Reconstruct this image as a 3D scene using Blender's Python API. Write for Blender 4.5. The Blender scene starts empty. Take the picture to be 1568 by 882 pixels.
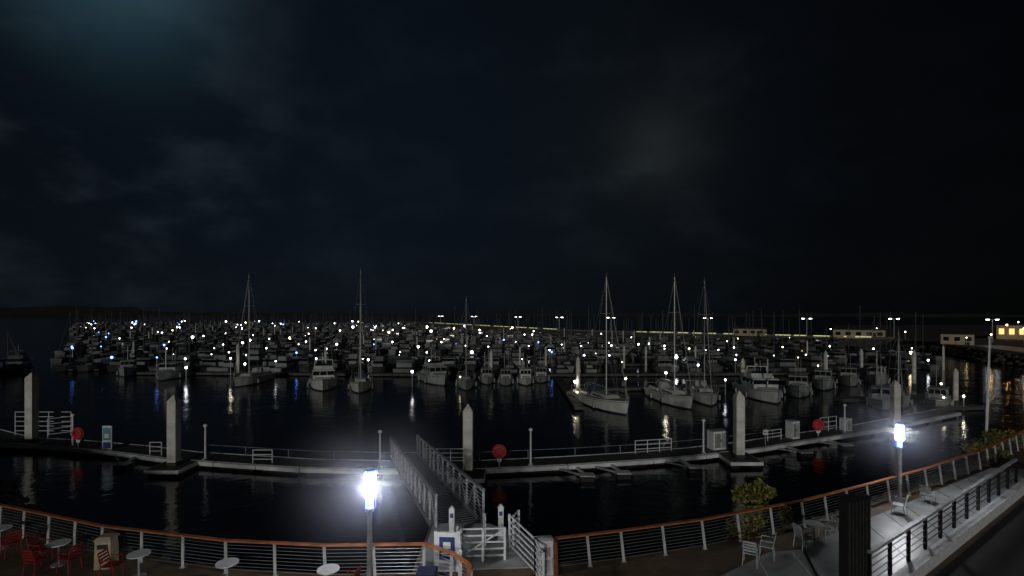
import bpy, math, random
from mathutils import Vector, Matrix
random.seed(7)
R=random.random
def U(a,b): return a+(b-a)*R()
scene=bpy.context.scene
scene.view_settings.view_transform='Standard'; scene.view_settings.look='None'
scene.view_settings.exposure=0

# ------------------------------------------------ materials
def mat(name,col,rough=.6,metal=0,var=.25,scale=4,emit=None,es=0,bump=0,spec=.5):
    m=bpy.data.materials.new(name); m.use_nodes=True
    nt=m.node_tree; b=nt.nodes['Principled BSDF']
    b.inputs['Roughness'].default_value=rough; b.inputs['Metallic'].default_value=metal
    b.inputs['Specular IOR Level'].default_value=spec
    if var>0:
        tc=nt.nodes.new('ShaderNodeTexCoord'); n=nt.nodes.new('ShaderNodeTexNoise')
        n.inputs['Scale'].default_value=scale; n.inputs['Detail'].default_value=6
        nt.links.new(tc.outputs['Object'],n.inputs['Vector'])
        r=nt.nodes.new('ShaderNodeValToRGB')
        r.color_ramp.elements[0].position=.3; r.color_ramp.elements[1].position=.7
        r.color_ramp.elements[0].color=[c*(1-var) for c in col]+[1]
        r.color_ramp.elements[1].color=[min(1,c*(1+var)) for c in col]+[1]
        nt.links.new(n.outputs['Fac'],r.inputs['Fac']); nt.links.new(r.outputs['Color'],b.inputs['Base Color'])
        if bump:
            bp=nt.nodes.new('ShaderNodeBump'); bp.inputs['Strength'].default_value=bump
            nt.links.new(n.outputs['Fac'],bp.inputs['Height']); nt.links.new(bp.outputs['Normal'],b.inputs['Normal'])
    else: b.inputs['Base Color'].default_value=list(col)+[1]
    if emit:
        b.inputs['Emission Color'].default_value=list(emit)+[1]; b.inputs['Emission Strength'].default_value=es
    return m
M={}
M['gel']=mat('gelcoat_white',(.6,.63,.58),.35,var=.25,scale=.8)
M['gel2']=mat('gelcoat_cream',(.26,.26,.245),.5,var=.25,scale=1)
M['gel3']=mat('gelcoat_weathered',(.3,.32,.31),.45,var=.35,scale=.7)
M['navy']=mat('boot_stripe_navy',(.05,.06,.09),.4)
M['red']=mat('paint_red',(.5,.025,.03),.5,var=.2)
M['redc']=mat('chair_red',(.24,.015,.015),.5,var=.2)
M['glass']=mat('dark_glass',(.01,.012,.015),.08,var=0)
M['alu']=mat('mast_aluminium',(.5,.5,.48),.45,.3,var=.15)
M['canvas']=mat('blue_canvas',(.03,.04,.08),.9)
M['farhull']=mat('hull_far_dimmed',(.13,.14,.135),.5,var=.6,scale=.15)  # colour lowered to put weaker light on distant boats into the paint
M['farhull2']=mat('hull_far_dimmed_dark',(.04,.045,.05),.5,var=.4,scale=.15)  # darker step of the same dimming, also decks, stripes and far left boats
M['farmast']=mat('mast_far_dimmed',(.08,.08,.08),.5)  # mast colour darkened because the sun lamp has no falloff
M['pont']=mat('pontoon_planks',(.06,.058,.055),.7,var=.5,scale=2)
M['edge']=mat('pontoon_edge_white',(.68,.7,.71),.5,var=.45,scale=.5)
M['float']=mat('float_black',(.012,.012,.012),.5)
M['pile']=mat('concrete_pile',(.6,.59,.52),.8,var=.28,scale=1.3,bump=.25)
M['weed']=mat('pile_weed',(.05,.05,.035),.9,var=.5)
M['galv']=mat('galvanised_steel',(.42,.44,.46),.5,.3,var=.3,scale=4)
M['steel']=mat('stainless_steel',(.45,.46,.47),.4,.5,var=.1)
M['wood']=mat('rail_hardwood',(.4,.14,.055),.4,var=.35,scale=3)
M['white']=mat('white_paint',(.72,.73,.75),.5,var=.12)
M['post']=mat('rail_post_paint',(.5,.5,.5),.5,var=.2)
M['blue']=mat('sign_blue',(.03,.05,.16),.4)
M['teal']=mat('sign_teal',(.08,.28,.34),.5)
M['black']=mat('black_steel',(.012,.012,.013),.4,var=.2)
M['asph']=mat('asphalt',(.03,.03,.03),.85,var=.4,scale=5,bump=.2)
M['conc']=mat('concrete',(.38,.4,.4),.38,var=.28,scale=1.1,bump=.1)
M['rock']=mat('rock',(.12,.115,.1),.9,var=.6,scale=1.5,bump=.5)
M['rockd']=mat('rock_dark',(.05,.048,.042),.9,var=.6,scale=1,bump=.5)
M['land']=mat('dark_land',(.010,.011,.009),.95,var=.4,scale=.05)
M['leaf']=mat('leaf_green',(.1,.12,.025),.6,var=.5,scale=5)
M['leaf2']=mat('leaf_yellow',(.28,.23,.05),.6,var=.4,scale=5)
M['bark']=mat('bark',(.1,.07,.05),.9)
M['bin']=mat('plastic_blue',(.03,.035,.08),.5)
M['tan']=mat('tan_panel',(.4,.33,.22),.7)
M['lampcore']=mat('lamp_core',(1,1,1),.5,var=0,emit=(.95,.96,.9),es=190)
M['lampblue']=mat('lamp_blue',(.1,.2,1),.5,var=0,emit=(.022,.07,1),es=34)
M['gw']=mat('globe_cool',(1,1,1),var=0,emit=(.93,.95,1),es=13)
M['gb']=mat('globe_blue',(1,1,1),var=0,emit=(.1,.22,1),es=10)
M['gy']=mat('globe_warm',(1,1,1),var=0,emit=(1,.74,.4),es=14)
M['gbig']=mat('pier_floodlight',(1,1,1),var=0,emit=(1,.9,.7),es=55)
M['gorange']=mat('sodium_lamp',(1,1,1),var=0,emit=(1,.55,.16),es=60)
M['win']=mat('lit_window_warm',(1,.8,.4),var=0,emit=(1,.42,.12),es=2.2)
M['strip']=mat('wall_lit_glow',(1,.8,.4),var=0,emit=(.6,.66,.3),es=.7)  # emission standing for lamplight falling on the breakwater wall

def pave():
    m=bpy.data.materials.new('promenade_paving'); m.use_nodes=True; nt=m.node_tree
    b=nt.nodes['Principled BSDF']; b.inputs['Roughness'].default_value=.65
    tc=nt.nodes.new('ShaderNodeTexCoord'); br=nt.nodes.new('ShaderNodeTexBrick')
    br.inputs['Scale'].default_value=1.6; br.inputs['Mortar Size'].default_value=.008
    br.inputs['Color1'].default_value=(.3,.21,.13,1); br.inputs['Color2'].default_value=(.22,.16,.1,1)
    br.inputs['Mortar'].default_value=(.07,.06,.045,1)
    n=nt.nodes.new('ShaderNodeTexNoise'); n.inputs['Scale'].default_value=.9; n.inputs['Detail'].default_value=8
    mx=nt.nodes.new('ShaderNodeMixRGB'); mx.blend_type='MULTIPLY'; mx.inputs[0].default_value=.85
    nt.links.new(tc.outputs['Object'],br.inputs['Vector']); nt.links.new(tc.outputs['Object'],n.inputs['Vector'])
    nt.links.new(br.outputs['Color'],mx.inputs[1]); nt.links.new(n.outputs['Fac'],mx.inputs[2])
    nt.links.new(mx.outputs['Color'],b.inputs['Base Color'])
    return m
M['pave']=pave()
def water():
    m=bpy.data.materials.new('harbour_water'); m.use_nodes=True; nt=m.node_tree
    b=nt.nodes['Principled BSDF']; b.inputs['Base Color'].default_value=(.002,.0035,.004,1)
    b.inputs['Roughness'].default_value=.1; b.inputs['IOR'].default_value=1.33
    tc=nt.nodes.new('ShaderNodeTexCoord')
    n=nt.nodes.new('ShaderNodeTexNoise'); n.inputs['Scale'].default_value=1.2; n.inputs['Detail'].default_value=5
    n2=nt.nodes.new('ShaderNodeTexNoise'); n2.inputs['Scale'].default_value=.12; n2.inputs['Detail'].default_value=2
    ad=nt.nodes.new('ShaderNodeMath'); ad.operation='MULTIPLY_ADD'; ad.inputs[1].default_value=3.5
    bp=nt.nodes.new('ShaderNodeBump'); bp.inputs['Strength'].default_value=.2; bp.inputs['Distance'].default_value=.17
    nt.links.new(tc.outputs['Object'],n.inputs['Vector']); nt.links.new(tc.outputs['Object'],n2.inputs['Vector'])
    nt.links.new(n2.outputs['Fac'],ad.inputs[0]); nt.links.new(n.outputs['Fac'],ad.inputs[2])
    nt.links.new(ad.outputs[0],bp.inputs['Height']); nt.links.new(bp.outputs['Normal'],b.inputs['Normal'])
    return m
M['water']=water()

# ------------------------------------------------ mesh builder
class MB:
    def __init__(s): s.v=[];s.f=[];s.m=[];s.ms=[];s.T=Matrix()
    def mi(s,k):
        if k not in s.ms: s.ms.append(k)
        return s.ms.index(k)
    def add(s,vs,fs,k):
        o=len(s.v); s.v+=[tuple(s.T@Vector(v)) for v in vs]
        i=s.mi(k)
        for f in fs: s.f.append([a+o for a in f]); s.m.append(i)
    def frus(s,x,y,lx,ly,z0,z1,k,ins=(0,0,0)):   # ins = front(+y), back(-y), side insets at the top
        a,b,c=ins
        vs=[(x-lx/2,y-ly/2,z0),(x+lx/2,y-ly/2,z0),(x+lx/2,y+ly/2,z0),(x-lx/2,y+ly/2,z0),
            (x-lx/2+c,y-ly/2+b,z1),(x+lx/2-c,y-ly/2+b,z1),(x+lx/2-c,y+ly/2-a,z1),(x-lx/2+c,y+ly/2-a,z1)]
        s.add(vs,[(3,2,1,0),(4,5,6,7),(0,1,5,4),(1,2,6,5),(2,3,7,6),(3,0,4,7)],k)
    def box(s,c,sz,k,rz=0):
        x,y,z=c; T=s.T.copy()
        if rz: s.T=T@Matrix.Translation((x,y,0))@Matrix.Rotation(rz,4,'Z'); x=y=0
        s.frus(x,y,sz[0],sz[1],z-sz[2]/2,z+sz[2]/2,k); s.T=T
    def bar(s,p,q,w,h,k):
        p=Vector(p);q=Vector(q);d=(q-p)
        if d.length<1e-6:return
        d.normalize(); up=Vector((0,0,1))
        if abs(d.z)>.98: up=Vector((0,1,0))
        r=d.cross(up).normalized(); u=r.cross(d)
        vs=[]
        for c in (p,q):
            for a,b in ((-1,-1),(1,-1),(1,1),(-1,1)): vs.append(c+r*(a*w/2)+u*(b*h/2))
        s.add(vs,[(3,2,1,0),(4,5,6,7),(0,1,5,4),(1,2,6,5),(2,3,7,6),(3,0,4,7)],k)
    def cyl(s,p,q,r,k,n=8,r2=None):
        p=Vector(p);q=Vector(q);d=(q-p)
        if d.length<1e-6:return
        d.normalize(); up=Vector((0,0,1)) if abs(d.z)<.98 else Vector((0,1,0))
        a=d.cross(up).normalized(); b=a.cross(d); r2=r if r2 is None else r2
        vs=[]
        for c,rr in ((p,r),(q,r2)):
            for i in range(n):
                t=2*math.pi*i/n; vs.append(c+a*(rr*math.cos(t))+b*(rr*math.sin(t)))
        fs=[(i,(i+1)%n,n+(i+1)%n,n+i) for i in range(n)]+[tuple(range(n-1,-1,-1)),tuple(range(n,2*n))]
        s.add(vs,fs,k)
    def ball(s,c,r,k,n=8,m=5,sq=(1,1,1),jit=0):
        vs=[];fs=[]
        for j in range(1,m):
            ph=math.pi*j/m
            for i in range(n):
                t=2*math.pi*i/n; w=1+U(-jit,jit)
                vs.append((c[0]+r*sq[0]*w*math.sin(ph)*math.cos(t),c[1]+r*sq[1]*w*math.sin(ph)*math.sin(t),c[2]+r*sq[2]*w*math.cos(ph)))
        vs+=[(c[0],c[1],c[2]+r*sq[2]),(c[0],c[1],c[2]-r*sq[2])]
        A=len(vs)-2;B=A+1
        for j in range(m-2):
            for i in range(n): fs.append((j*n+i,(j+1)*n+i,(j+1)*n+(i+1)%n,j*n+(i+1)%n))
        for i in range(n):
            fs.append((A,i,(i+1)%n)); fs.append((B,(m-2)*n+(i+1)%n,(m-2)*n+i))
        s.add(vs,fs,k)
    def prism(s,pts,z0,z1,k):
        n=len(pts)
        vs=[(x,y,z0) for x,y in pts]+[(x,y,z1) for x,y in pts]
        s.add(vs,[tuple(range(n-1,-1,-1)),tuple(range(n,2*n))]+[(i,(i+1)%n,n+(i+1)%n,n+i) for i in range(n)],k)
    def torus(s,c,R0,r,k,n=16,m=6):   # ring in the XZ plane
        vs=[];fs=[]
        for i in range(n):
            t=2*math.pi*i/n
            for j in range(m):
                a=2*math.pi*j/m; rr=R0+r*math.cos(a)
                vs.append((c[0]+rr*math.cos(t),c[1]+r*math.sin(a),c[2]+rr*math.sin(t)))
        for i in range(n):
            for j in range(m): fs.append((i*m+j,((i+1)%n)*m+j,((i+1)%n)*m+(j+1)%m,i*m+(j+1)%m))
        s.add(vs,fs,k)
    def obj(s,name,smooth=False,loc=None,rz=0):
        me=bpy.data.meshes.new(name); me.from_pydata(s.v,[],s.f)
        for k in s.ms: me.materials.append(M[k])
        me.polygons.foreach_set('material_index',s.m)
        if smooth: me.polygons.foreach_set('use_smooth',[True]*len(s.f))
        me.update(); o=bpy.data.objects.new(name,me); scene.collection.objects.link(o)
        if loc: o.location=loc
        o.rotation_euler=(0,0,rz)
        return o

# ------------------------------------------------ sea, land
b=MB(); b.add([(-9000,-300,0),(9000,-300,0),(9000,12000,0),(-9000,12000,0)],[(0,1,2,3)],'water'); b.obj('water')
b=MB(); b.add([(-9000,-300,-3),(9000,-300,-3),(9000,12000,-3),(-9000,12000,-3)],[(0,1,2,3)],'land'); b.obj('sea_bed_ground')

rail_L=[(-40,33),(-28,24.6),(-20,20.0),(-14.4,18.0),(-9.4,16.85),(-6,16.5),(-2.84,16.6)]
rail_R=[(1.43,17.0),(3.85,17.65),(7.0,18.6),(11.7,20.5),(15.7,22.5),(20.1,24.8),(25.6,28.0),(32.7,32.7),(46,42)]
edge=[(x,y+.3) for x,y in rail_L]+[(-3.3,17.0),(-3.3,20.9),(-.95,20.9),(1.3,19.2),(1.45,17.4)]+[(x,y+.3) for x,y in rail_R[1:]]
b=MB(); b.prism([(-90,-60),(100,-60),(100,42.3)]+edge[::-1]+[(-90,33.3)],-2.9,2.8,'pave'); b.obj('promenade_pavement')

# riprap bank
b=MB()
for run in (rail_L,rail_R):
    for (x0,y0),(x1,y1) in zip(run,run[1:]):
        L=math.hypot(x1-x0,y1-y0); nx,ny=-(y1-y0)/L,(x1-x0)/L
        for i in range(int(L*11)):
            t=R(); d=U(.2,4.6); r=U(.22,.5)
            z=2.55-d*.62+U(-.1,.15)
            b.ball((x0+(x1-x0)*t+nx*d,y0+(y1-y0)*t+ny*d,z),r,'rock',7,4,(U(.8,1.3),U(.8,1.2),U(.55,.9)),.18)
        b.add([(x0+nx*.3,y0+ny*.3,2.5),(x1+nx*.3,y1+ny*.3,2.5),(x1+nx*5.5,y1+ny*5.5,-1.0),(x0+nx*5.5,y0+ny*5.5,-1.0)],[(0,1,2,3)],'rock')
b.obj('riprap_rocks')

# seawall / breakwater
shore=[(-150,640),(-87,530),(30,276),(60,246),(136,182),(129,150),(113,118),(118,96),(150,70),(220,40)]
b=MB()
for (x0,y0),(x1,y1) in zip(shore[:4],shore[1:5]):
    L=math.hypot(x1-x0,y1-y0); nx,ny=-(y1-y0)/L,(x1-x0)/L
    b.add([(x0-nx*4,y0-ny*4,-1),(x1-nx*4,y1-ny*4,-1),(x1,y1,2.5),(x0,y0,2.5),(x0+nx*7,y0+ny*7,2.5),(x1+nx*7,y1+ny*7,2.5),(x1+nx*12,y1+ny*12,-1),(x0+nx*12,y0+ny*12,-1)],
      [(0,1,2,3),(3,2,5,4),(4,5,6,7)],'rockd')
    b.bar((x0+nx*.6,y0+ny*.6,2.9),(x1+nx*.6,y1+ny*.6,2.9),.4,.8,'rock')
b.obj('breakwater')
b=MB()
for (x0,y0),(x1,y1),a,c in (((-87,530),(30,276),.02,.97),((60,246),(136,182),.0,.95)):
    L=math.hypot(x1-x0,y1-y0); nx,ny=-(y1-y0)/L,(x1-x0)/L
    n=14
    for i in range(n):
        t0=a+(c-a)*i/n; t1=t0+(c-a)/n*(U(.5,.98))
        b.bar((x0+(x1-x0)*t0-nx*.1,y0+(y1-y0)*t0-ny*.1,3.15),(x0+(x1-x0)*t1-nx*.1,y0+(y1-y0)*t1-ny*.1,3.15),.12,.34,'strip')
b.obj('breakwater_wall_glow')  # glowing bars added for the lit line of the wall, not fittings
b=MB(); b.prism([(136,182),(129,150),(113,118),(118,96),(150,70),(220,40),(900,40),(1500,700),(260,420)][::-1],-2.9,2.45,'land')
b.obj('shore_ground')
b=MB()
for (x0,y0),(x1,y1) in zip(shore[4:],shore[5:]):
    L=math.hypot(x1-x0,y1-y0); nx,ny=-(y1-y0)/L,(x1-x0)/L
    for i in range(int(L*5)):
        t=R(); d=U(-3.5,.5)
        b.ball((x0+(x1-x0)*t+nx*d,y0+(y1-y0)*t+ny*d,2.2+min(0,d*.55)),U(.35,.8),'rockd',6,4,(1,1,.7),.25)
b.obj('shore_rocks')
b=MB(); b.prism([(133,150),(118,117),(123,99),(135,88),(146,94),(131,108),(129,118),(140,146)],2.452,2.47,'conc'); b.obj('shore_road')

# distant hills
b=MB(); n=160; vs=[];fs=[]
for i in range(n+1):
    a=math.radians(-62+124*i/n); d=3600
    h=8+14*math.exp(-((i-35)/18)**2)+8*math.sin(i*.13+1)**2+5*math.sin(i*.41)**2+U(0,3)
    if i<34: h+=24
    vs+=[(d*math.sin(a),d*math.cos(a),-2),(d*math.sin(a),d*math.cos(a),h)]
for i in range(n): fs.append((2*i,2*i+2,2*i+3,2*i+1))
b.add(vs,fs,'land'); b.obj('distant_hills')

# ------------------------------------------------ boats
def hull(b,L,B,F,k,stripe='navy',deck='gel2',n=11,tr=.82,sheer=.35,under=.3):
    ring=[]
    for i in range(n):
        t=i/(n-1)
        w=B/2*(tr+(1-tr)*min(1,t*2.2))*(1-max(0,(t-.42)/.58)**2.3)
        if i==n-1: w=.03
        z=F*(1+sheer*t*t-.05*math.sin(t*3.1)); y=-L/2+L*t
        rake=.0 if t<.8 else (t-.8)*5*L*.05
        yl=y-rake
        ring.append([(0,yl-rake*.8,-under),(w*.7,yl,-under*.5),(w*.86,yl,.1),(w*.88,yl+rake*.2,.17),(w,y,z*.88),(w*1.015,y,z*.92),(w,y,z),(0,y,z-.02+.04)])
    vs=[];fs=[];ks=[]
    m=8
    for sgn in (1,-1):
        o=len(vs)
        for r in ring: vs+=[(p[0]*sgn,p[1],p[2]) for p in r]
        for i in range(n-1):
            for j in range(m-1):
                f=(o+i*m+j,o+(i+1)*m+j,o+(i+1)*m+j+1,o+i*m+j+1)
                kk=stripe if j in(1,2,4) else (deck if j==6 else k)
                fs.append(f if sgn>0 else f[::-1]); ks.append(kk)
        f=tuple(o+j for j in range(m)); fs.append(f if sgn<0 else f[::-1]); ks.append(k)
    for kk in sorted(set(ks)): b.add(vs,[f for f,q in zip(fs,ks) if q==kk],kk)
def sailboat(L=11,B=3.4,F=1.15,mh=16,k='gel',cover='canvas',jib=True,stripe='navy',A='alu'):
    b=MB(); hull(b,L,B,F,k,stripe)
    d=F
    b.frus(0,L*.06,B*.52,L*.36,d,d+.5,k,(.9,.15,.12))
    b.frus(0,L*.05,B*.525,L*.25,d+.16,d+.34,'glass',(.1,.1,.03))
    b.frus(0,-L*.17,B*.5,1.2,d,d+1.15,cover,(.55,.1,.15))
    for s in(-1,1): b.frus(s*B*.27,-L*.32,.22,L*.24,d,d+.28,k)
    b.torus((0,-L*.36,d+.75),.4,.03,'alu',12,4); b.cyl((0,-L*.35,d),(0,-L*.35,d+.8),.08,'alu',6)
    my=L*.07; zt=mh
    b.cyl((0,my,d),(0,my,zt),.085,A,8,.06)
    b.cyl((0,my,zt),(0,my,zt+.6),.015,A,4); b.ball((0,my,zt+.1),.07,A,6,4)
    b.cyl((0,my,d+1.25),(0,my-L*.36,d+1.35),.07,A,6)
    b.cyl((0,my-.1,d+1.45),(0,my-L*.35,d+1.5),.16,cover,8,.1)
    for q,w in((.42,.95),(.7,.75)):
        z=d+(zt-d)*q
        for s in(-1,1):
            b.cyl((0,my,z),(s*w,my-.15,z+.05),.025,A,4)
    for s in(-1,1):
        z1=d+(zt-d)*.42; z2=d+(zt-d)*.7; w_=.009
        b.cyl((s*B*.45,my-.2,d),(s*.95,my-.15,z1),w_,A,4)
        b.cyl((s*.95,my-.15,z1),(s*.75,my-.15,z2),w_,A,4)
        b.cyl((s*.75,my-.15,z2),(0,my,zt-.2),w_,A,4)
        b.cyl((s*B*.45,my-.6,d),(0,my,z1),w_,A,4)
        P=[(s*B*.4,-L*.49,d),(s*B*.48,-L*.25,d),(s*B*.5,0,d),(s*B*.4,L*.25,d+.15),(s*.15,L*.48,d+.38)]
        for p in P: b.cyl(p,(p[0],p[1],p[2]+.65),.018,A,4)
        for p,q in zip(P,P[1:]):
            for h in(.35,.65): b.cyl((p[0],p[1],p[2]+h),(q[0],q[1],q[2]+h),.01,A,4)
    b.cyl((0,L*.49,d*1.35),(0,my+.1,zt-.2),.05 if jib else .012,'gel2',6)
    b.cyl((0,-L*.49,d),(0,my,zt),.009,A,4)
    b.bar((-B*.4,-L*.49,d+.65),(B*.4,-L*.49,d+.65),.03,.03,A)
    for s in(-1,1):
        for y in(-.2,.12): b.cyl((s*(B*.52),L*y,.25),(s*(B*.52),L*y,.85),.13,'gel3',8)
    return b
def motorboat(L=9,B=3.2,F=1.2,k='gel',fly=True,cover=None,trawler=False):
    b=MB(); hull(b,L,B,F,k,'navy',tr=.92,sheer=.45)
    d=F
    cy=-L*.02; cl=L*.42
    b.frus(0,L*.16,B*.6,L*.34,d,d+.45,k,(1.1,0,.2))
    b.frus(0,cy-.3,B*.74,cl,d,d+.75,k,(.1,.05,.04))
    b.frus(0,cy-.3,B*.72,cl-.1,d+.75,d+1.35,'glass',(.45 if not trawler else -.1,.05,.14))
    b.frus(0,cy-.35,B*.78,cl+.1,d+1.35,d+1.5,k,(.15,0,.05))
    for s in(-1,1):
        for q in(-.45,-.15,.15,.42):
            b.bar((s*B*.365,cy-.3+cl*q,d+.75),(s*B*.31,cy-.3+cl*q-(.3 if q>.4 else 0),d+1.36),.09,.09,k)
    for x in(-.25,.25): b.bar((x*B*.5,cy-.3+cl*.5,d+.75),(x*B*.45,cy-.3+cl*.5-.42,d+1.36),.07,.07,k)
    top=d+1.5
    if fly:
        b.frus(0,cy-.5,B*.68,cl*.62,top,top+.55,k,(.5,-.05,.08))
        b.frus(0,cy-.5+cl*.2,B*.6,.12,top+.5,top+.85,'glass',(.1,-.1,.1))
        b.frus(0,cy-.8,.5,.5,top+.5,top+.95,'canvas')
        for s in(-1,1):
            b.bar((s*B*.34,cy-1.5,top),(s*B*.3,cy-1.2,top+1.35),.1,.16,k)
        b.bar((-B*.31,cy-1.2,top+1.35),(B*.31,cy-1.2,top+1.35),.28,.1,k)
        b.ball((0,cy-1.2,top+1.6),.24,k,10,5,(1,1,.6))
    b.cyl((.25,cy-1.1,top),(.25,cy-1.3,top+2.6),.03,'alu',5)
    b.cyl((-.35,cy-.6,top),(-.35,cy-1.0,top+2.2),.02,'alu',5)
    b.frus(0,-L*.35,B*.75,.7,d-.1,d+.45,'canvas' if cover else k,(0,.1,.1))
    b.frus(0,-L*.52,B*.8,.6,.22,.32,k)
    for s in(-1,1):
        P=[(s*B*.44,L*.0,d+.02),(s*B*.46,L*.14,d+.08),(s*B*.4,L*.28,d+.22),(s*B*.25,L*.4,d+.38),(0,L*.49,d+.55)]
        for p in P: b.cyl(p,(p[0],p[1],p[2]+.6),.018,'steel',4)
        for p,q in zip(P,P[1:]):
            for h in (.3,.6): b.cyl((p[0],p[1],p[2]+h),(q[0],q[1],q[2]+h),.013,'steel',4)
        for y in(-.25,.1): b.cyl((s*(B*.53),L*y,.2),(s*(B*.53),L*y,.85),.12,'gel3',8)
    if trawler:
        b.cyl((0,L*.2,d),(0,L*.2,d+4.2),.08,'alu',6); b.cyl((0,L*.2,d+1.2),(0,L*.42,d+3),.05,'alu',6)
    return b
def place(bb,name,x,y,deg): return bb.obj(name,False,(x,y,0),math.radians(deg))

SB=[(-43,84.5,180,11,17.6,'gel'),(-23,78,193,10.5,17.8,'gel'),(-7.2,80.5,185,9.5,13.6,'gel3'),
    (11.2,63,197,12.5,15.8,'gel'),(20.6,66,187,11.5,16,'gel'),(25.4,68,170,11,15.6,'gel'),
    (-97,98,20,11,8,'farhull2'),(48.6,64.5,150,8,9.0,'gel3')]
for x,y,a,L,mh,k in SB: place(sailboat(L,L*.31,1.2,mh,k,R()<.6 and 'canvas' or 'gel3',A='farmast' if k=='farhull2' else 'alu'),'sailing_yacht',x,y,a)
MO=[(-72,96,208,7.5,False,False,'gel3'),(-61,91.5,192,9.5,False,True,'gel3'),(-29.6,80.5,199,12,True,False,'gel'),(-12.8,85.5,206,10.5,True,False,'gel3'),
    (-4.2,85,187,6.2,False,False,'gel3'),(-1,83.5,179,6,False,False,'gel3'),(2.2,84,182,6.5,False,False,'gel'),(5,87,174,6.5,False,False,'gel3'),
    (34,70,174,12,True,True,'gel'),(40.5,72.5,152,8.5,False,False,'gel3'),(48,79,148,8,False,False,'gel3'),(54.5,83,150,8,False,False,'gel2'),(60,84,140,7.5,False,True,'gel3'),
    (45.4,63,146,7,False,True,'gel3'),(52.0,62.5,136,6.5,False,False,'gel2'),(-99,103,25,9,True,False,'farhull2')]
for x,y,a,L,fl,tr,k in MO: place(motorboat(L,min(4.3,L*.37),1.25 if L>7 else .9,k,fl,R()<.4,tr),'motor_yacht' if L>9 else 'motorboat',x,y,a)

# distant moored fleet and pontoons with pedestal lamps
rows=[93,112,134,158,186,218,255,300,350,415,500,600]
def wallx(Y):
    for (x0,y0),(x1,y1) in zip(shore[::-1],shore[-2::-1]):
        if y0<=Y<=y1 and y0>=182-1e-6: return x0+(x1-x0)*(Y-y0)/(y1-y0)
    return 100
fb=MB(); pt=MB(); gl=MB()
def far_sail(b,L,mh):
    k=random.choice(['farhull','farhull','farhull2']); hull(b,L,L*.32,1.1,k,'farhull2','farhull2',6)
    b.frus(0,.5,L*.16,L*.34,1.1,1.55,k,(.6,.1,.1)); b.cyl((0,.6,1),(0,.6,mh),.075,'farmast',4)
    b.cyl((0,.5,2.4),(0,-L*.32,2.5),.16,'canvas',5)
    b.cyl((0,L*.48,1.4),(0,.6,mh-.3),.02,'farmast',3)
def far_motor(b,L):
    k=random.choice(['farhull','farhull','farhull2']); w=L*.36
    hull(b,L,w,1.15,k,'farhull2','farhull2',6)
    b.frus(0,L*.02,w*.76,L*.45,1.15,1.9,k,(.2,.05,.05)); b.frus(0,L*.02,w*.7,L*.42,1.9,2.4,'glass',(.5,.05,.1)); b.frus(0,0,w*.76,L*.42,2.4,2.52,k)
    if R()<.35: b.frus(0,-.3,w*.6,L*.25,2.52,3.2,k,(.3,0,.1))
    b.cyl((.2,0,2.5),(.2,-.2,4.6),.04,'farmast',3)
for ri,Y in enumerate(rows):
    xl=-.80*Y if Y<300 else -.83*Y+4; xr=min(.80*Y if Y<170 else 1e9,wallx(Y)-16 if Y>150 else 1e9)
    if Y<100: xl=-70; xr=62
    if xr<xl: continue
    tilt=.02
    yy=lambda x:Y+ (abs(x)*.05 if Y<100 else x*tilt)
    if Y>=100: pt.bar((xl,yy(xl),.35),(xr,yy(xr),.35),2.2,.4,'pont')
    else:
        pt.bar((xl,yy(xl),.35),(0,yy(0),.35),2.2,.4,'pont'); pt.bar((0,yy(0),.35),(xr,yy(xr),.35),2.2,.4,'pont')
    x=xl
    while x<xr:
        for side in(-1,1):
            if Y<100 and side<0: continue
            if R()<.13: continue
            L=U(7,11.5)
            fb.T=Matrix.Translation((x+U(-.3,.3),yy(x)+side*(1.6+L/2),0))@Matrix.Rotation(math.radians((0 if R()<.6 else 180)+U(-3,3)),4,'Z')
            if R()<.42: far_sail(fb,L,U(8.5,13.5) if Y<300 else U(8,12.5))
            else: far_motor(fb,L)
        if R()<.6:
            pt.bar((x+2.3,yy(x),.35),(x+2.3,yy(x)+9,.35),.9,.3,'pont')
            if Y>100: pt.bar((x+2.3,yy(x),.35),(x+2.3,yy(x)-9,.35),.9,.3,'pont')
        if R()<.16:
            px=x+2.3; py=yy(x)+random.choice([9.3] if Y<100 else[-9.3,9.3])
            pt.cyl((px,py,-1),(px,py,4.6),.2,'pile',6); pt.cyl((px,py,4.6),(px,py,5.0),.2,'pile',6,.02)
        x+=U(4.4,5.6)
    x=xl+U(0,5)
    step={0:13,1:10.5,2:11}.get(ri,11+ri*3.2)
    while x<xr:
        for oy in(0,random.choice([-9,9])):
            if oy and R()<.5: continue
            if Y<100 and oy<0: continue
            px=x+U(-3,3); py=yy(px)+oy; h=U(1.5,3.4)
            pt.cyl((px,py,.3),(px,py,h),.06,'galv',5)
            q=R(); k='gw'
            if px/Y<-.68: k='gb' if q<.45 else 'gw'
            elif q<.03: k='gb'
            elif q<.2: k='gy'
            r=(.1+Y*.0013)*U(.35,.85)*(1.6 if R()<.2 else 1)
            gl.ball((px,py,h+r*.9),r,k,6,4 if Y<200 else 3)
        x+=step*U(.5,1.5)
fb.T=Matrix()
for x,y,z,k,r in((8.6,70,2.0,'gbig',.14),(8.4,66,1.2,'gy',.11),(20.6,68.5,3.4,'gbig',.12),(-56,88,2.0,'gw',.2),(-15.6,80,2.2,'gw',.2),(-8,79,1.6,'gy',.1),(43,75,2,'gw',.14),(57,68,2,'gy',.12),(16,72,2.2,'gbig',.11),(-50.3,91.5,3.4,'gbig',.11),(30,72,2,'gw',.13),(50.6,60,1.5,'gbig',.07),(53.2,60.3,1.6,'gbig',.08)):
    pt.cyl((x,y,0),(x,y,z),.06,'galv',5); gl.ball((x,y,z+r),r,k,8,5)
fb.obj('distant_moored_boats'); pt.obj('marina_pontoons'); gl.obj('pontoon_lights')
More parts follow.
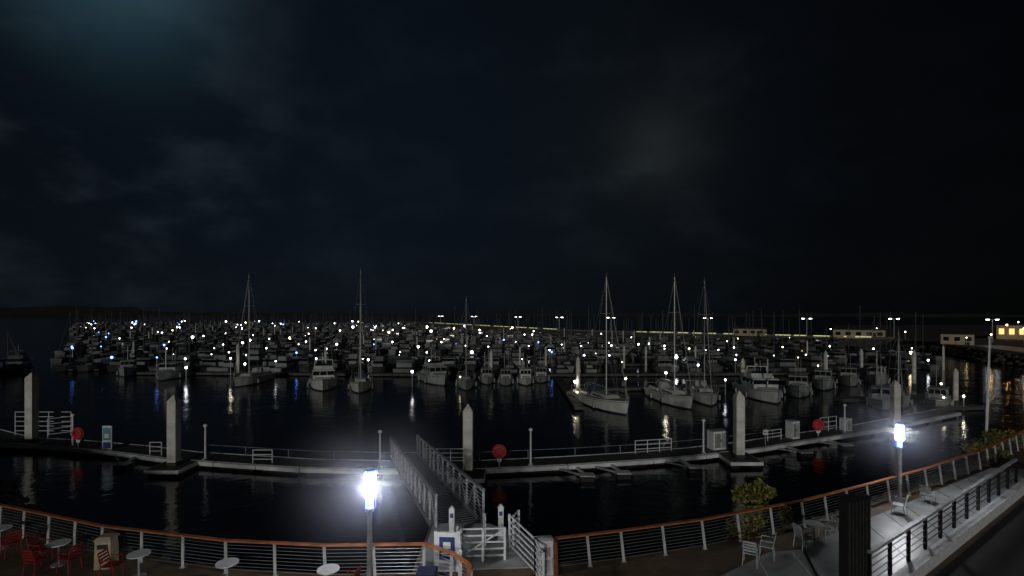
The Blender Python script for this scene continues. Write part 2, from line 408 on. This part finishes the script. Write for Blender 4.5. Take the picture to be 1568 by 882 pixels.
for x,y,h in((9.1,70.6,5.1),(-50,93.5,5.6),(33.8,75,4.5),(49,80,5.2),(62,79,5.4),(55,63.5,4.2),(-3.6,88,4.8),(60,88,5)):
    b=MB(); b.cyl((0,0,-2),(0,0,h),.3,'pile',10); b.cyl((0,0,h),(0,0,h+.5),.3,'pile',10,.02); b.cyl((0,0,-2),(0,0,.7),.31,'weed',10)
    b.obj('mooring_pile',True,(x,y,0))
b=MB(); b.bar((42,66,.35),(60,69,.35),1.6,.4,'pont'); b.bar((8.5,74,.35),(60,86,.35),1.6,.4,'pont'); b.bar((7.9,60,.35),(7.9,90,.35),1.2,.4,'pont')
b.bar((49.5,60.5,.3),(56,61,.3),1.4,.4,'pont')
b.obj('mooring_pontoon')

for x,y in((-72,500),(-34,430),(2,343),(25,290),(49,262),(86,228),(116,203),(145,195),(150,160)):
    b=MB(); b.cyl((0,0,2.4),(0,0,9.6),.16,'galv',6,.1)
    for s in(-1,1):
        b.cyl((0,0,9.6),(s*1.2,0,9.9),.07,'galv',5); b.box((s*1.5,0,9.9),(1.0,.45,.16),'galv'); b.box((s*1.5,0,9.7),(.9*y/300+.3,.4,.22),'gw')
    b.obj('street_lamp',False,(x+2,y+2,0))
def building(name,x,y,w,d,h,rz,wall,nw,lit,roof=.8):
    b=MB(); z=2.47
    b.box((0,0,z+h/2),(w,d,h),wall)
    b.add([(-w/2-.3,-d/2-.3,z+h),(w/2+.3,-d/2-.3,z+h),(w/2+.3,d/2+.3,z+h),(-w/2-.3,d/2+.3,z+h),(-w/2-.3,0,z+h+roof),(w/2+.3,0,z+h+roof)],[(0,1,5,4),(2,3,4,5),(1,2,5),(3,0,4),(3,2,1,0)],'asph')
    for i in range(nw):
        xx=-w/2+w*(i+.5)/nw
        b.box((xx,-d/2-.03,z+h*.55),(w/nw*.5,.08,h*.4),'win' if R()<lit else 'glass')
        b.box((xx,-d/2-.05,z+h*.3),(w/nw*.6,.12,.1),'white')
    b.box((w*.3,-d/2-.04,z+1.05),(1,.1,2.1),'black')
    b.obj(name,False,(x,y,0),rz)
building('harbour_hut',99,213,12,5,3,-.6,'tan',4,.0)
building('harbour_office',130,192,16,7,3.2,-.6,'tan',5,.12)
building('boat_shed',133,153,7.5,5,3.0,-.7,'tan',3,0)
building('waterfront_building',186,185,16,10,5,-.75,'tan',6,1)
b=MB()
for x,y,z,k,r in((134,188,6,'gw',.22),(139,181,5,'gy',.22),(122,196,5.6,'gw',.22),(130.5,147,4.5,'gy',.15),(150,150,7,'gw',.22),(176,178,8.5,'gy',.22),(180,176,4.5,'gorange',.2),(122.6,131,6,'gorange',.13),(116.5,116,6,'gorange',.16),(172,178,7.5,'gorange',.22)):
    b.cyl((x,y,2.4),(x,y,z),.07,'galv',5); b.ball((x,y,z+.2),r,k,7,4)
b.obj('shore_lights')

# ------------------------------------------------ near floating dock
dock=[(-60,52),(-42.8,42.8),(-37.4,41.9),(-30.9,40.1),(-25.2,38.1),(-14.9,36.0),(-9.3,35.6),(-2.2,35.7),(4,36.7),(10.5,38.1),(14.9,39.4),(20.4,41.5),(24.8,43.7),(33.9,47.8),(49.4,56.4)]
def dY(x):
    for (a,c),(e,f) in zip(dock,dock[1:]):
        if a<=x<=e: return c+(f-c)*(x-a)/(e-a)
b=MB()
for (x0,y0),(x1,y1) in zip(dock,dock[1:]):
    L=math.hypot(x1-x0,y1-y0); ux,uy=(x1-x0)/L,(y1-y0)/L; nx,ny=-uy,ux
    n=max(1,int(L/3.4))
    for i in range(n):
        a=L*i/n+.03; c=L*(i+1)/n-.03
        P=lambda s,o,z:(x0+ux*s+nx*o,y0+uy*s+ny*o,z)
        b.bar(P(a,1.1,.4),P(c,1.1,.4),2.1,.2,'pont')
        b.bar(P(a,-.02,.36),P(c,-.02,.36),.14,.28,'edge')
        b.bar(P(a,2.22,.4),P(c,2.22,.4),.1,.26,'edge')
        b.bar(P(a+.3,1.1,.0),P(c-.3,1.1,.0),1.8,.56,'float')
        b.bar(P(a,.12,.53),P(c,.12,.53),.08,.06,'galv')
    for q in(.25,.75):
        s=L*q; b.bar(P(s-.15,.25,.56),P(s+.15,.25,.56),.06,.1,'black')
for x in(-29,4.6,7.2,12.6,17.5,22.8,27.5):
    y=dY(x)
    b.bar((x,y,.34),(x+.5,y-2.0,.3),.16,.16,'edge'); b.bar((x-1.5,y,.3),(x+.4,y-1.9,.28),.12,.12,'galv')
    b.box((x+.5,y-1.9,.1),(.9,.7,.5),'float'); b.box((x+.5,y-1.9,.38),(1.0,.8,.05),'edge')
for i in range(40):
    x0=-24+i*1.2; x1=x0+1.2
    b.cyl((x0,dY(x0)+2.1,1.15),(x1,dY(x1)+2.1,1.15),.016,'galv',4)
    if i%3==0: b.cyl((x0,dY(x0)+2.1,.5),(x0,dY(x0)+2.1,1.15),.025,'galv',4)
b.obj('floating_pontoon')
for x,y,h,w in((-41,43.7,6.35,.62),(-24.3,36.8,5.55,.62),(-3.0,35.0,5.2,.64),(17.2,38.8,5.55,.62),(36.6,48.9,5.05,.62)):
    b=MB(); b.frus(0,0,w,w,-3,h-.45,'pile'); b.frus(0,0,w,w,h-.45,h,'pile',(w/2-.02,w/2-.02,w/2-.02))
    b.frus(0,0,w+.02,w+.02,-2.9,.75,'weed')
    for s in(-1,1):
        b.box((s*.75,0,.42),(.75,2.6,.2),'pont'); b.box((0,s*.85,.42),(.74,.9,.2),'pont')
        b.box((s*1.16,0,.38),(.07,2.7,.26),'edge'); b.box((0,s*1.33,.37),(2.4,.07,.24),'edge')
        b.cyl((s*.38,-.4,.6),(s*.38,.4,.6),.06,'black',6); b.box((s*.75,0,.05),(.6,2.3,.5),'float')
    b.obj('concrete_pile',False,(x,y,0))
for x in(-36,-22.8,-9.3,1.34,14.9,30.3):
    b=MB(); b.box((0,0,.56),(.3,.3,.1),'galv'); b.cyl((0,0,.5),(0,0,3.0),.07,'white',8,.055)
    b.cyl((0,0,3.0),(0,0,3.12),.15,'white',10,.13); b.cyl((0,0,3.12),(0,0,3.18),.13,'white',10,.02)
    b.obj('dock_light_pole',False,(x,dY(x)+.45,0))
for x in(-35.3,-.9,26.9):
    b=MB(); b.cyl((0,0,.5),(0,0,2.0),.045,'galv',8); 
    b.cyl((0,.03,1.62),(0,-.05,1.62),.5,'red',22); b.torus((0,-.09,1.62),.33,.09,'red',20,7)
    for a in range(4): 
        t=math.pi/4+a*math.pi/2; b.box((.33*math.cos(t),-.185,1.62+.33*math.sin(t)),(.06,.02,.08),'gel3')
    b.box((0,0,1.0),(.3,.06,.2),'white')
    b.obj('life_ring_stand',False,(x,dY(x)+.35,0))
def rack(name,x,w,h,off=.5,n=3,rz=0):
    b=MB()
    m=max(2,int(w/.9)+1)
    for i in range(m):
        xx=-w/2+w*i/(m-1); b.cyl((xx,0,.5),(xx,0,.5+h),.035,'white',6)
    for j in range(n): z=.5+h*(j+1)/n-.02; b.cyl((-w/2,0,z),(w/2,0,z),.03,'white',6)
    b.obj(name,False,(x,dY(x)+off,0),rz)
rack('guard_rail',-27.4,.9,1.0); rack('guard_rail',-18.1,1.4,1.0); rack('guard_rail',-5,2.9,.95,2.0); rack('guard_rail',11.1,3.1,1.0,1.9,3,.22); rack('guard_rail',22.6,1.6,.9,1.5,3,.4)
rack('guard_rail',-42,5,2.1,3.2,5); rack('guard_rail',-39.6,1.6,1.8,2.6,4,.8); rack('guard_rail',29.4,2.2,1.3,1.8,3,.4)
b=MB(); b.box((0,0,1.45),(.74,.12,1.9),'white'); b.box((0,-.07,1.75),(.62,.02,1.0),'teal'); b.box((0,-.07,.85),(.62,.02,.5),'blue'); b.box((.0,-.085,1.6),(.35,.02,.35),'white'); b.box((-.3,0,.5),(.06,.3,.1),'galv'); b.box((.3,0,.5),(.06,.3,.1),'galv')
b.obj('information_board',False,(-32.4,dY(-32.4)+.5,0))
for x,w,h in((16.6,1.4,1.45),(24.6,.75,1.5),(31.2,.6,1.1)):
    b=MB(); b.frus(0,0,w,.8,.5,.5+h,'white'); b.frus(0,0,w+.1,.9,.5+h,.56+h,'galv',(.1,.1,.1)); b.box((-w*.22,-.41,.5+h*.5),(w*.4,.02,h*.8),'gel2'); b.box((w*.24,-.41,.5+h*.5),(w*.4,.02,h*.8),'galv'); b.box((0,-.43,.5+h*.5),(.05,.03,.2),'black')
    b.obj('service_cabinet',False,(x,dY(x)+1.3,0),.3)
b=MB(); b.cyl((0,0,.5),(0,0,1.8),.03,'galv',6); b.box((0,-.04,1.6),(.42,.03,.42),'white'); b.box((0,-.06,1.6),(.3,.02,.06),'blue'); b.obj('dock_sign',False,(20.9,dY(20.9)+.5,0))

# ------------------------------------------------ gangway
b=MB()
A=Vector((-2.1,20.75,2.62)); Bq=Vector((-8.1,38.4,.72))
d=(Bq-A); u=d.normalized(); r=Vector((u.y,-u.x,0)).normalized()
L=d.length; W=.98; H=1.45
b.bar(A+Vector((0,0,0)),Bq,1.9,.1,'galv')
for s in(-1,1):
    o=r*(s*W); up=Vector((0,0,H))
    b.bar(A+o,Bq+o,.16,.22,'galv'); b.bar(A+o+up,Bq+o+up,.12,.12,'galv')
    n=13
    for i in range(n+1):
        p=A+d*(i/n)+o
        b.bar(p,p+up,.09,.09,'galv')
        if i<n:
            q=A+d*((i+1)/n)+o
            b.bar(p,q+up,.06,.06,'galv') if i%2==0 else b.bar(p+up,q,.06,.06,'galv')
    for z in(.2,.35,.5,.65,.8,.95,1.1,1.25): b.bar(A+o*.94+Vector((0,0,z)),Bq+o*.94+Vector((0,0,z)),.02,.025,'galv')
for i in range(60):
    p=A+d*(i/60)+Vector((0,0,.065)); b.bar(p-r*.85,p+r*.85,.05,.03,'pont')
b.cyl(Bq-r*1.1-Vector((0,0,.1)),Bq+r*1.1-Vector((0,0,.1)),.12,'black',8)
b.obj('gangway')

def panel(b,p,q,h,k,n=6,z=2.8):
    p=Vector((p[0],p[1],z));q=Vector((q[0],q[1],z)); up=Vector((0,0,h))
    b.bar(p,p+up,.08,.08,k); b.bar(q,q+up,.08,.08,k)
    for i in range(n): 
        zz=Vector((0,0,h*(i+1)/n-.03)); b.bar(p+zz,q+zz,.04,.05,k)
b=MB(); panel(b,(-1.75,17.6),(-.25,17.7),1.15,'white',5); panel(b,(-1.0,17.62),(-1.0,18.9),1.15,'white',5)
b.bar((-1.75,17.6,3.0),(-.25,17.7,3.9),.04,.04,'white'); b.obj('pedestrian_gate')
b=MB(); panel(b,(-.1,18.6),(.75,16.6),1.25,'white',6); panel(b,(.05,18.5),(.25,19.0),1.25,'white',6); panel(b,(.75,16.6),(.95,15.6),1.25,'white',6); panel(b,(-1.9,17.9),(-1.6,16.0),1.1,'white',6)
b.obj('landing_railing')
b=MB(); b.box((0,0,3.62),(.72,.1,1.25),'white'); b.box((0,-.06,3.75),(.5,.02,.72),'blue'); b.box((0,-.075,3.85),(.24,.012,.2),'white'); b.box((0,-.075,3.6),(.34,.012,.03),'white'); b.box((0,-.075,3.52),(.34,.012,.03),'white'); b.box((0,-.062,3.18),(.5,.02,.2),'galv')
for s in(-1,1): b.bar((s*.39,0,2.8),(s*.39,0,4.28),.07,.07,'white')
b.obj('notice_board',False,(-2.1,16.6,0),-.05)
b=MB(); b.box((0,0,3.4),(.56,.3,1.15),'white'); b.frus(0,0,.62,.36,3.975,4.03,'galv',(.08,.08,.08)); b.box((0,-.16,3.6),(.34,.02,.3),'gel2'); b.box((0,-.16,3.15),(.3,.02,.4),'galv'); b.obj('access_control_cabinet',False,(1.05,16.75,0),.1)
for x,y in((-.42,19.4),(-2.25,19.2)):
    b=MB(); b.box((0,0,3.4),(.2,.2,1.2),'white'); b.frus(0,0,.24,.24,4.0,4.12,'white',(.1,.1,.1)); b.box((0,-.105,3.8),(.12,.02,.16),'blue'); b.obj('gate_post',False,(x,y,0))
b=MB(); b.prism([(-3.1,16.95),(1.25,17.2),(1.15,19.1),(-1.0,20.8),(-3.2,20.8)],2.804,2.83,'conc'); b.obj('landing_slab')

# ------------------------------------------------ promenade railing
def railing(pts,name,step=1.48,wood='wood'):
    b=MB(); res=[]
    for (x0,y0),(x1,y1) in zip(pts,pts[1:]):
        L=math.hypot(x1-x0,y1-y0); n=max(1,round(L/step))
        for i in range(n): res.append((x0+(x1-x0)*i/n,y0+(y1-y0)*i/n))
    res.append(pts[-1])
    for i,(x,y) in enumerate(res):
        j=min(i,len(res)-2); tx,ty=res[j+1][0]-res[j][0],res[j+1][1]-res[j][1]; l=math.hypot(tx,ty); nx,ny=-ty/l,tx/l
        b.bar((x-nx*.02,y-ny*.02,2.8),(x+nx*.07-tx/l*.08,y+ny*.07-ty/l*.08,3.84),.09,.035,'post')
        b.box((x,y,2.81),(.16,.16,.03),'galv')
    for (x0,y0),(x1,y1) in zip(res,res[1:]):
        b.bar((x0,y0,3.87),(x1,y1,3.87),.14,.05,wood)
        for h in range(8): b.cyl((x0,y0,2.92+h*.115),(x1,y1,2.92+h*.115),.006,'steel',4)
    b.obj(name)
railing(rail_L+[(-1.9,16.0),(-1.26,15.2),(-1.2,12)],'promenade_railing')
railing([(1.25,14.5)]+rail_R,'promenade_railing')

# ramp on the right with black balustrade and white kerb wall
b=MB()
b.prism([(12.3,16.35),(24.6,24.9),(28,27.8),(26.2,28.0),(13.6,20.4),(10.6,18.6),(9.6,15.6)],2.804,2.92,'conc')
for t in(.1,.22,.34,.46,.58,.7,.82):
    p=Vector((12.3+12.3*t,16.35+8.55*t,2.922)); q=Vector((13.0+12.6*t,20.1+7.6*t,2.922)); b.bar(p,q,.03,.006,'asph')
b.obj('walkway_ramp')
b=MB(); b.prism([(4.6,13.8),(9.5,15.5),(10.5,18.5),(9.2,18.3),(5.0,15.4)],2.804,2.82,'conc')
for q in(0,.33,.66,1): b.bar((5+4.6*q,15.2+1.3*q-.6,2.824),(5.6+4.4*q,16+2.3*q,2.824),.05,.006,'white')
b.obj('footpath')
a0=Vector((12.5,16.2,0)); a1=Vector((25.4,25.2,0)); ra=a1-a0
b=MB(); b.bar(a0+Vector((-3,-2.1,3.0)),a1+Vector((0,0,3.0)),.3,.45,'white'); b.obj('kerb_wall')
b=MB()
off=Vector((-.25,.35,0)); s0=a0+off+Vector((-1.4,-1,0)); s1=a1+off
n=11
for i in range(n+1):
    p=s0+(s1-s0)*(i/n); b.bar(p+Vector((0,0,2.9)),p+Vector((0,0,4.05)),.06,.12,'black')
for z,w in((4.08,.13),(3.85,.04),(3.62,.03),(3.4,.03),(3.18,.03)): b.bar(s0+Vector((0,0,z)),s1+Vector((0,0,z)),w,w*.7,'galv' if z>4 else 'black')
b.obj('ramp_balustrade')
b=MB()
b.frus(0,0,.86,.3,2.8,5.7,'black',(0,0,0)); b.frus(0,0,.9,.34,5.7,5.76,'black',(.02,.02,.02))
for i in range(7): b.bar((-.38+i*.127,-.17,2.9),(-.38+i*.127,-.17,5.65),.04,.05,'asph')
b.box((.5,0,3.2),(.12,.2,.8),'galv')
b.obj('dark_gate_pillar',False,(10.5,15.7,0),.25)
b=MB(); b.prism([(12.7,15.9),(26,25.2),(60,40),(80,20),(60,-10),(11,-10),(9.6,13.6)],2.804,2.81,'asph'); b.obj('service_road')
b=MB(); b.box((0,0,3.35),(3.2,.25,1.1),'black'); b.box((0,0,3.95),(3.3,.3,.1),'black'); b.obj('low_parapet_wall',False,(27.4,25.6,0),.7)

def lamp(x,y,top):
    b=MB(); z=2.8
    b.cyl((0,0,z),(0,0,z+.12),.2,'galv',12); b.cyl((0,0,z+.12),(0,0,top-1.15),.085,'galv',12,.075)
    b.cyl((0,0,top-1.15),(0,0,top-1.06),.13,'galv',14)
    b.cyl((0,0,top-1.06),(0,0,top-.74),.105,'lampblue',14)
    b.cyl((0,0,top-.74),(0,0,top-.11),.14,'lampcore',16)
    b.cyl((0,0,top-.11),(0,0,top),.13,'lampblue',14)
    b.cyl((0,0,top),(0,0,top+.05),.17,'galv',14,.1)
    for i in range(3):
        t=i*2.09+.5; b.cyl((.17*math.cos(t),.17*math.sin(t),top-1.1),(.17*math.cos(t),.17*math.sin(t),top),.01,'galv',4)
    b.obj('street_lamp',False,(x,y,0))
lamp(-4.03,14.5,6.9); lamp(17.8,23.5,6.3)
def glare_volume(x,y,z,rad,den):  # scattering ball added around a lamp to imitate its glare
    m=bpy.data.materials.new('lamp_glare_volume'); m.use_nodes=True; nt=m.node_tree; nt.nodes.clear()
    o=nt.nodes.new('ShaderNodeOutputMaterial'); v=nt.nodes.new('ShaderNodeVolumeScatter'); v.inputs['Color'].default_value=(.74,.8,1,1); v.inputs['Anisotropy'].default_value=.3
    tc=nt.nodes.new('ShaderNodeTexCoord'); ln=nt.nodes.new('ShaderNodeVectorMath'); ln.operation='LENGTH'
    mr=nt.nodes.new('ShaderNodeMapRange'); mr.inputs['From Min'].default_value=rad; mr.inputs['From Max'].default_value=0; mr.inputs['To Min'].default_value=0; mr.inputs['To Max'].default_value=1
    pw=nt.nodes.new('ShaderNodeMath'); pw.operation='POWER'; pw.inputs[1].default_value=2.2
    ml=nt.nodes.new('ShaderNodeMath'); ml.operation='MULTIPLY'; ml.inputs[1].default_value=den
    nt.links.new(tc.outputs['Object'],ln.inputs[0]); nt.links.new(ln.outputs['Value'],mr.inputs['Value']); nt.links.new(mr.outputs[0],pw.inputs[0]); nt.links.new(pw.outputs[0],ml.inputs[0]); nt.links.new(ml.outputs[0],v.inputs['Density']); nt.links.new(v.outputs[0],o.inputs['Volume'])
    M['_glare']=m; b=MB(); b.ball((0,0,0),rad,'_glare',20,12); b.obj('lamp_glare_volume',True,(x,y,z))
glare_volume(-4.03,14.5,6.45,3.2,.08); glare_volume(17.8,23.5,5.9,3.8,.045)

# ------------------------------------------------ cafe furniture
def table(x,y):
    b=MB(); b.cyl((0,0,.72),(0,0,.75),.33,'white',24); b.cyl((0,0,.02),(0,0,.72),.03,'galv',8); b.cyl((0,0,0),(0,0,.03),.22,'galv',16); b.obj('cafe_table',False,(x,y,2.805))
def chair(x,y,a,k='redc'):
    b=MB(); s=.22
    b.frus(0,0,.44,.44,.43,.46,k)
    for i in(-1,1):
        b.cyl((i*s,s,0),(i*s*.9,s*.9,.44),.017,k,6); b.cyl((i*s*1.05,-s*1.15,0),(i*s*.9,-s*.9,.44),.017,k,6)
        b.cyl((i*s*.9,-s*.9,.44),(i*s*.9,-s*1.35,.88),.017,k,6)
        b.cyl((i*s*1.05,-s*1.0,.66),(i*s*1.05,s*.8,.66),.02,k,6); b.cyl((i*s*1.05,s*.8,.66),(i*s*.95,s*.8,.44),.015,k,6)
    for j in range(4): b.bar((-s*.9,-s*(1.02+.1*j),.56+.1*j),(s*.9,-s*(1.02+.1*j),.56+.1*j),.02,.06,k)
    b.obj('cafe_chair',False,(x,y,2.805),math.radians(a))
for p in((-18.6,18.6),(-15.4,17.4),(-12.1,16.6),(-8.9,16.0),(-5.6,15.6),(11.2,19.0)): table(*p)
for x,y,a in((-16.2,17.6,-90),(-14.7,17.0,80),(-15.6,16.8,-10),(-12.9,16.5,-90),(-17.7,18.1,60),(-4.9,15.4,80)): chair(x,y,a)
for x,y,a in((8.1,17.4,-30),(8.9,17.9,60),(10.6,18.6,-80),(11.9,19.3,90),(16.4,21.7,40),(18.6,22.9,-60)): chair(x,y,a,'galv')
b=MB(); b.frus(0,0,.5,.5,0,.95,'tan',(.02,.02,.02)); b.frus(0,0,.56,.56,.95,1.05,'tan',(.1,.1,.1)); b.box((0,-.25,.75),(.3,.03,.14),'black'); b.obj('litter_bin',False,(-13.7,17.3,2.805),.2)
b=MB(); b.frus(0,0,.5,.5,.05,.95,'bin',(-.05,-.05,-.05)); b.frus(0,.02,.62,.64,.95,1.02,'bin',(.1,0,.05)); b.cyl((-.24,.26,.1),(.24,.26,.1),.1,'black',10); b.obj('wheelie_bin',False,(-2.5,15.0,2.805))
b=MB(); b.cyl((0,0,0),(.25,0,7.3),.075,'white',10,.04); b.ball((.25,0,7.35),.09,'white',8,5); b.box((0,0,.05),(.4,.4,.1),'conc'); b.cyl((.08,-.07,.9),(.3,-.05,7.2),.008,'white',4); b.obj('flagpole',False,(32.2,34.8,2.4))
def shrub(name,x,y,z,rx,ry,rz_,n):
    b=MB()
    cl=[(U(-.8,.8)*rx,U(-.8,.8)*ry,U(.15,1)*rz_,U(.2,.42)) for _ in range(16)]
    for c in cl: b.cyl((U(-.1,.1),U(-.1,.1),-.6),c[:3],.03,'bark',5,.008)
    for _ in range(n):
        c=random.choice(cl); v=Vector((random.gauss(0,1),random.gauss(0,1),random.gauss(0,1))).normalized()*c[3]*R()**.4
        p=Vector(c[:3])+v; s=U(.035,.08)
        a=Vector((U(-1,1),U(-1,1),U(-.3,1))).normalized()*s*1.6; q=Vector((U(-1,1),U(-1,1),U(-1,1))).normalized().cross(a).normalized()*s*.6
        b.add([p-a,p+q,p+a,p-q],[(0,1,2,3)],'leaf2' if R()<.5 else 'leaf')
    b.obj(name,False,(x,y,z))
shrub('shrub',10.2,20.8,2.6,1.2,.6,1.8,2900)
shrub('shrub',8.9,19.8,2.3,.5,.4,.8,600)
shrub('shrub',28.8,31.0,2.5,1.6,.8,1.1,1500)
shrub('shrub',31.5,33,2.5,1.6,.8,1.2,1200)

# ------------------------------------------------ world: night sky with thin cloud
w=bpy.data.worlds.new("World"); scene.world=w; w.use_nodes=True; nt=w.node_tree
bg=nt.nodes['Background']; N=nt.nodes.new; K=nt.links.new
tc=N('ShaderNodeTexCoord')
def lobe(dirv,power,amp):
    d=Vector(dirv).normalized()
    dt=N('ShaderNodeVectorMath'); dt.operation='DOT_PRODUCT'; dt.inputs[1].default_value=d
    K(tc.outputs['Generated'],dt.inputs[0])
    mx=N('ShaderNodeMath'); mx.operation='MAXIMUM'; mx.inputs[1].default_value=0; K(dt.outputs['Value'],mx.inputs[0])
    pw=N('ShaderNodeMath'); pw.operation='POWER'; pw.inputs[1].default_value=power; K(mx.outputs[0],pw.inputs[0])
    ml=N('ShaderNodeMath'); ml.operation='MULTIPLY'; ml.inputs[1].default_value=amp; K(pw.outputs[0],ml.inputs[0]); return ml
def vadd(a,b_):
    n=N('ShaderNodeMath'); n.operation='ADD'; K(a.outputs[0],n.inputs[0]); K(b_.outputs[0],n.inputs[1]); return n
def tint(fac,col):
    n=N('ShaderNodeVectorMath'); n.operation='SCALE'; n.inputs[0].default_value=col; K(fac.outputs[0],n.inputs['Scale']); return n
def cadd(a,b_):
    n=N('ShaderNodeVectorMath'); n.operation='ADD'; K(a.outputs[0],n.inputs[0]); K(b_.outputs[0],n.inputs[1]); return n
nz=N('ShaderNodeTexNoise'); nz.inputs['Scale'].default_value=6; nz.inputs['Detail'].default_value=5; nz.inputs['Roughness'].default_value=.5
mp=N('ShaderNodeMapping'); mp.inputs['Scale'].default_value=(1,1,1.8); K(tc.outputs['Generated'],mp.inputs[0]); K(mp.outputs[0],nz.inputs['Vector'])
mr=N('ShaderNodeMapRange'); mr.interpolation_type='SMOOTHSTEP'; mr.inputs['From Min'].default_value=.42; mr.inputs['From Max'].default_value=.75; K(nz.outputs['Fac'],mr.inputs['Value'])
base=tint(lobe((-.3,.9,.22),3.5,1),(.0024,.0046,.0080))
cl=vadd(lobe((.252,.915,.28),70,.006),lobe((-.62,.74,.26),30,.015))
cl=vadd(cl,lobe((-.1,.9,.2),3,.0015))
clm=N('ShaderNodeMath'); clm.operation='MULTIPLY'; K(cl.outputs[0],clm.inputs[0]); K(mr.outputs[0],clm.inputs[1])
clc=tint(clm,(.85,1.12,1.45))
core=vadd(lobe((.26,.915,.30),420,.8),lobe((.25,.915,.31),60,.25))
core=tint(core,(.0085,.0098,.0088))
blue_glow=tint(lobe((-.555,.70,.50),150,1),(.017,.044,.06))  # soft blue patch in the upper left sky
sky=N('ShaderNodeTexSky'); sky.sky_type='NISHITA'; sky.sun_disc=False; sky.sun_elevation=math.radians(12); sky.sun_rotation=math.radians(180)
sk=N('ShaderNodeVectorMath'); sk.operation='SCALE'; sk.inputs['Scale'].default_value=.00015; K(sky.outputs[0],sk.inputs[0])
tot=cadd(cadd(cadd(base,clc),cadd(core,blue_glow)),sk)
flr=N('ShaderNodeVectorMath'); flr.operation='ADD'; flr.inputs[1].default_value=(.0006,.0007,.0009); K(tot.outputs[0],flr.inputs[0])
K(flr.outputs[0],bg.inputs['Color']); bg.inputs['Strength'].default_value=1

sl=bpy.data.lights.new('floodlight_sun','SUN'); sl.energy=.6; sl.angle=math.radians(3); sl.color=(1,.98,.93)  # sun lamp standing in for unseen floodlights behind the camera
so=bpy.data.objects.new('floodlight_sun',sl); scene.collection.objects.link(so); so.rotation_euler=(math.radians(79),0,math.radians(-8))

cam=bpy.data.cameras.new('camera'); cam.lens=18; cam.sensor_width=36; cam.shift_y=.026; cam.clip_end=15000; cam.clip_start=.1
co=bpy.data.objects.new('camera',cam); scene.collection.objects.link(co); co.location=(0,0,11.3); co.rotation_euler=(math.radians(90),0,0)
scene.camera=co
